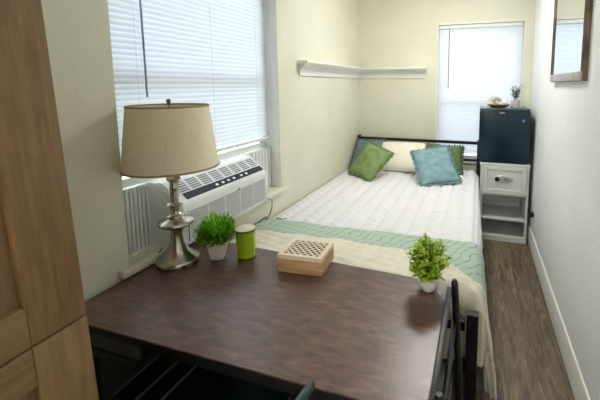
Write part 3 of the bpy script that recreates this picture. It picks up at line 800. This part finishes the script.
# ------------------------------------------------------------------ grass plant
GX, GY = -1.135, 1.285
gp = thing('potted_grass', 'bright green artificial grass in a white tapered pot beside the lamp', 'plant', (GX, GY, TZ))
def square_pot(bm, cx, cy, z0, h, wb, wt, rotz=.3):
    prof = []
    def ring(w, z):
        out = []
        for k in range(24):
            a = 2*PI*k/24; ca, sa = math.cos(a), math.sin(a); e = .42
            x = math.copysign(abs(ca)**e, ca)*w/2; y = math.copysign(abs(sa)**e, sa)*w/2
            out.append(bm.verts.new((cx+x*math.cos(rotz)-y*math.sin(rotz), cy+x*math.sin(rotz)+y*math.cos(rotz), z)))
        return out
    R_ = [ring(wb*.9, z0), ring(wb, z0+.004), ring((wb+wt)/2+.001, z0+h*.5), ring(wt, z0+h-.002), ring(wt-.003, z0+h), ring(wt-.008, z0+h-.002), ring(wt-.012, z0+h-.014)]
    for a_, b_ in zip(R_, R_[1:]):
        for k in range(24): bm.faces.new((a_[k], a_[(k+1) % 24], b_[(k+1) % 24], b_[k]))
    bm.faces.new(R_[0][::-1]); bm.faces.new(R_[-1])
bm = NB(); square_pot(bm, GX, GY, TZ+.0005, .082, .058, .084, .45); obj('pot', bm, M['pot_white'], gp, 40)
bm = NB(); bm_lathe(bm, [(0, .003), (.034, 0), (.034, -.004), (0, -.004)], (GX, GY, TZ+.076), 20); obj('soil', bm, M['soil'], gp)
bm = NB()
for i in range(900):
    a = random.random()*2*PI; el = math.acos(random.uniform(-.05, 1)); r0 = .026*math.sqrt(random.random())
    d = Vector((math.sin(el)*math.cos(a), math.sin(el)*math.sin(a), math.cos(el)))
    b0 = Vector((GX+r0*math.cos(a), GY+r0*math.sin(a), TZ+.090+.03*random.random())); ln = random.uniform(.046, .066)*(1+.45*math.cos(el))
    leaf(bm, b0+d*.01, d, ln, .0095, Vector((0, 0, 1)) if abs(d.z) < .98 else Vector((1, 0, 0)), random.uniform(-.05, .15), 2)
obj('foliage', bm, M['grass'], gp, 180)

# ------------------------------------------------------------------ candle
KX, KY = -1.018, 1.335
cd = thing('jar_candle', 'lime green glass jar candle with a wooden lid on the desk', 'candle', (KX, KY, TZ))
bm = NB(); bm_lathe(bm, [(0, 0), (.036, 0), (.040, .005), (.0425, .06), (.0445, .128), (0, .128)], (KX, KY, TZ+.0005), 40); jar = obj('jar', bm, M['candle_glass'], cd)
bm = NB(); bm_lathe(bm, [(0, 0), (.046, 0), (.0475, .002), (.0475, .0075), (.045, .0082), (.045, .0075), (0, .0075)], (KX, KY, TZ+.1285), 40); obj('lid_rim', bm, M['lid_edge'], cd)
bm = NB(); bm_lathe(bm, [(0, 0), (.0447, 0), (.0447, .0022), (.043, .003), (0, .003)], (KX, KY, TZ+.1362), 40); obj('lid', bm, M['lid_wood'], cd)
bm = NB()
for i, (zz, w) in enumerate(((.085, .35), (.073, .22), (.061, .38), (.049, .26), (.037, .2))):
    R1 = .0410+.0030*zz/.108
    a0 = math.atan2(-KY, -KX)-.45-w/2+.15
    prev = None
    for k in range(7):
        a = a0+w*k/6; r = R1*(1)+.0012
        p = (bm.verts.new((KX+r*math.cos(a), KY+r*math.sin(a), TZ+zz-.001)), bm.verts.new((KX+r*math.cos(a), KY+r*math.sin(a), TZ+zz+.0012)))
        if prev: bm.faces.new((prev[0], p[0], p[1], prev[1]))
        prev = p
obj('print', bm, M['candle_line'], jar)

# ------------------------------------------------------------------ wooden box with lattice lid
wb = thing('decorative_box', 'small light wooden box with pierced lattice lid on the desk', 'box', (-.705, 1.35, TZ))
BW, BDp, BH = .198, .162, .076; Rz = Matrix.Rotation(.075, 4, 'Z'); off = Vector((-.712, 1.348, TZ+.0005))
def place(bm):
    for v in bm.verts: v.co = Rz @ v.co + off
    return bm
bm = NB(); bm_box(bm, (-BW/2, -BDp/2, 0), (BW/2, BDp/2, BH-.016), .0015, 1); obj('body', place(bm), M['box_wood'], wb)
bm = NB(); bm_box(bm, (-BW/2+.01, -BDp/2+.01, BH-.016), (BW/2-.01, BDp/2-.01, BH-.013)); obj('recess', place(bm), M['box_shade'], wb)['label'] = 'plate coloured dark for the shaded interior under the lattice'
bm = NB(); bw = .016
for lo, hi in (((-BW/2, -BDp/2, BH-.016), (BW/2, -BDp/2+bw, BH+.002)), ((-BW/2, BDp/2-bw, BH-.016), (BW/2, BDp/2, BH+.002)), ((-BW/2, -BDp/2+bw, BH-.016), (-BW/2+bw, BDp/2-bw, BH+.002)), ((BW/2-bw, -BDp/2+bw, BH-.016), (BW/2, BDp/2-bw, BH+.002))):
    bm_box(bm, lo, hi)
# lattice: diagonal strips clipped to the opening
ix, iy = BW/2-bw, BDp/2-bw; pitch = .0285
for sgn in (1, -1):
    k = -9
    while k <= 8:
        # line y = sgn*x + k*pitch
        pts = []
        c0 = k*pitch
        xs = [x for x in (max(-ix, (min((-iy-c0)*sgn, (iy-c0)*sgn))), min(ix, (max((-iy-c0)*sgn, (iy-c0)*sgn))))]
        if xs[1]-xs[0] > .002:
            a_ = Vector((xs[0], sgn*xs[0]+c0, 0)); b_ = Vector((xs[1], sgn*xs[1]+c0, 0)); d = (b_-a_).normalized(); nn = Vector((-d.y, d.x, 0))*.0026
            z0, z1 = BH-.0015, BH+.0012+(.0003 if sgn > 0 else 0)
            vs = [bm.verts.new((p.x, p.y, z)) for z in (z0, z1) for p in (a_-nn, b_-nn, b_+nn, a_+nn)]
            for f in ((0, 3, 2, 1), (4, 5, 6, 7), (0, 1, 5, 4), (1, 2, 6, 5), (2, 3, 7, 6), (3, 0, 4, 7)): bm.faces.new([vs[i] for i in f])
        k += 1
obj('lattice_lid', place(bm), M['box_top'], wb, 20)['label'] = 'pale pierced lattice lid'

# ------------------------------------------------------------------ boxwood plant
QX, QY = -.168, 1.318
bp_ = thing('potted_plant', 'yellow green leafy plant in a white pot at the right corner of the desk', 'plant', (QX, QY, TZ))
bm = NB(); bm_lathe(bm, [(0, 0), (.024, 0), (.030, .004), (.040, .035), (.045, .066), (.0455, .070), (.043, .071), (.040, .062), (0, .060)], (QX, QY, TZ+.0005), 32); obj('pot', bm, M['pot_white'], bp_, 40)
bm = NB(); b2 = NB(); cen = Vector((QX-.003, QY-.004, TZ+.130))
for i in range(80):
    a = random.random()*2*PI; el = math.acos(random.uniform(-.75, 1))
    d = Vector((math.sin(el)*math.cos(a), math.sin(el)*math.sin(a), math.cos(el)))
    top = cen+Vector((d.x*.078, d.y*.078, d.z*.082))*random.uniform(.8, 1.08)
    if top.z < TZ+.055: top = Vector((QX+d.x*.062, QY+d.y*.062, TZ+.055+.03*random.random()))
    b0 = Vector((QX+.012*math.cos(a), QY+.012*math.sin(a), TZ+.062)); mid = (b0+top)/2+Vector((0, 0, .012))
    bm_tube(b2, [b0, mid, top], .0011, 5)
    for k in range(24):
        f = .35+.65*k/23; p = (b0.lerp(mid, f*2) if f < .5 else mid.lerp(top, f*2-1)); aa = random.random()*2*PI
        dd_ = Vector((math.cos(aa), math.sin(aa), random.uniform(-.1, .9)))+d*.5
        leaf(bm, p, dd_, random.uniform(.014, .019), .012, Vector((0, 0, 1)), .2, 1)
obj('foliage', bm, M['boxwood'], bp_, 180); obj('stem', b2, M['stem'], bp_)

# ------------------------------------------------------------------ unseen ceiling lights added as fill, and daylight
em = bpy.data.materials.new('fill_light_glow'); em.use_nodes = True
pb = em.node_tree.nodes['Principled BSDF']; pb.inputs['Base Color'].default_value = (.9, .9, .88, 1); pb.inputs['Emission Color'].default_value = (1, .985, .955, 1); pb.inputs['Emission Strength'].default_value = 50
em2 = em.copy(); em2.node_tree.nodes['Principled BSDF'].inputs['Emission Strength'].default_value = 90
for lx_, ly_, lab, em_ in ((-.80, -1.05, 'added unseen fill light on the ceiling behind the viewer', em2), (-.30, 2.95, 'added unseen fill light on the ceiling over the bed', em)):
    cl = thing('added_fill_light', lab, 'light', (lx_, ly_, ZC))  # fixture added only to brighten the room, never in view
    bm = NB(); bm_lathe(bm, [(0, -.075), (.12, -.068), (.185, -.045), (.20, -.02), (.20, -.018), (0, -.018)], (lx_, ly_, ZC), 40); obj('fill_diffuser', bm, em_, cl)
    bm = NB(); bm_lathe(bm, [(0, -.018), (.21, -.018), (.21, 0), (0, 0)], (lx_, ly_, ZC), 40); obj('base_plate', bm, M['trim'], cl)

w = bpy.data.worlds.new('sky'); bpy.context.scene.world = w; w.use_nodes = True
N = w.node_tree.nodes; L = w.node_tree.links; bg = N['Background']
tc = N.new('ShaderNodeTexCoord'); sx = N.new('ShaderNodeSeparateXYZ'); L.new(tc.outputs['Generated'], sx.inputs[0])
r = N.new('ShaderNodeValToRGB'); e = r.color_ramp.elements
e[0].position = .46; e[0].color = (.30, .38, .26, 1); e[1].position = .54; e[1].color = (.88, .92, 1.0, 1)
mr_ = N.new('ShaderNodeMapRange'); mr_.inputs[1].default_value = -1; mr_.inputs[2].default_value = 1
L.new(sx.outputs['Z'], mr_.inputs[0]); L.new(mr_.outputs[0], r.inputs['Fac']); L.new(r.outputs['Color'], bg.inputs['Color'])
bg.inputs['Strength'].default_value = 4.2
def portal(name, loc, rot, sxx, syy):
    l = bpy.data.lights.new(name, 'AREA'); l.shape = 'RECTANGLE'; l.size = sxx; l.size_y = syy; l.cycles.is_portal = True
    o = bpy.data.objects.new(name, l); o.location = loc; o.rotation_euler = rot; C.objects.link(o)
portal('window_portal', (XL-T-.02, (WY0+WY1)/2, (WZ0+WZ1)/2), (0, -PI/2, 0), WZ1-WZ0, WY1-WY0)
portal('end_window_portal', ((BX0+BX1)/2, YB+T+.02, (BZ0+BZ1)/2), (-PI/2, 0, 0), BX1-BX0, BZ1-BZ0)

# ------------------------------------------------------------------ camera
cam = bpy.data.cameras.new('camera'); co = bpy.data.objects.new('camera', cam); C.objects.link(co)
cam.sensor_width = 36; cam.lens = 354.2/600*36; cam.clip_start = .02
cam.shift_x = (300-370)/600; cam.shift_y = (124-200)/600
co.matrix_world = Matrix((( Rv.x, Uv.x, -Fv.x, 0), (Rv.y, Uv.y, -Fv.y, 0), (Rv.z, Uv.z, -Fv.z, 1.55), (0, 0, 0, 1)))
S = bpy.context.scene; S.camera = co
S.view_settings.view_transform = 'Standard'; S.view_settings.look = 'None'; S.view_settings.gamma = 1
S.view_settings.exposure = 0.2
S.view_settings.use_curve_mapping = False
S.cycles.max_bounces = 10; S.cycles.diffuse_bounces = 6; S.cycles.transparent_max_bounces = 12
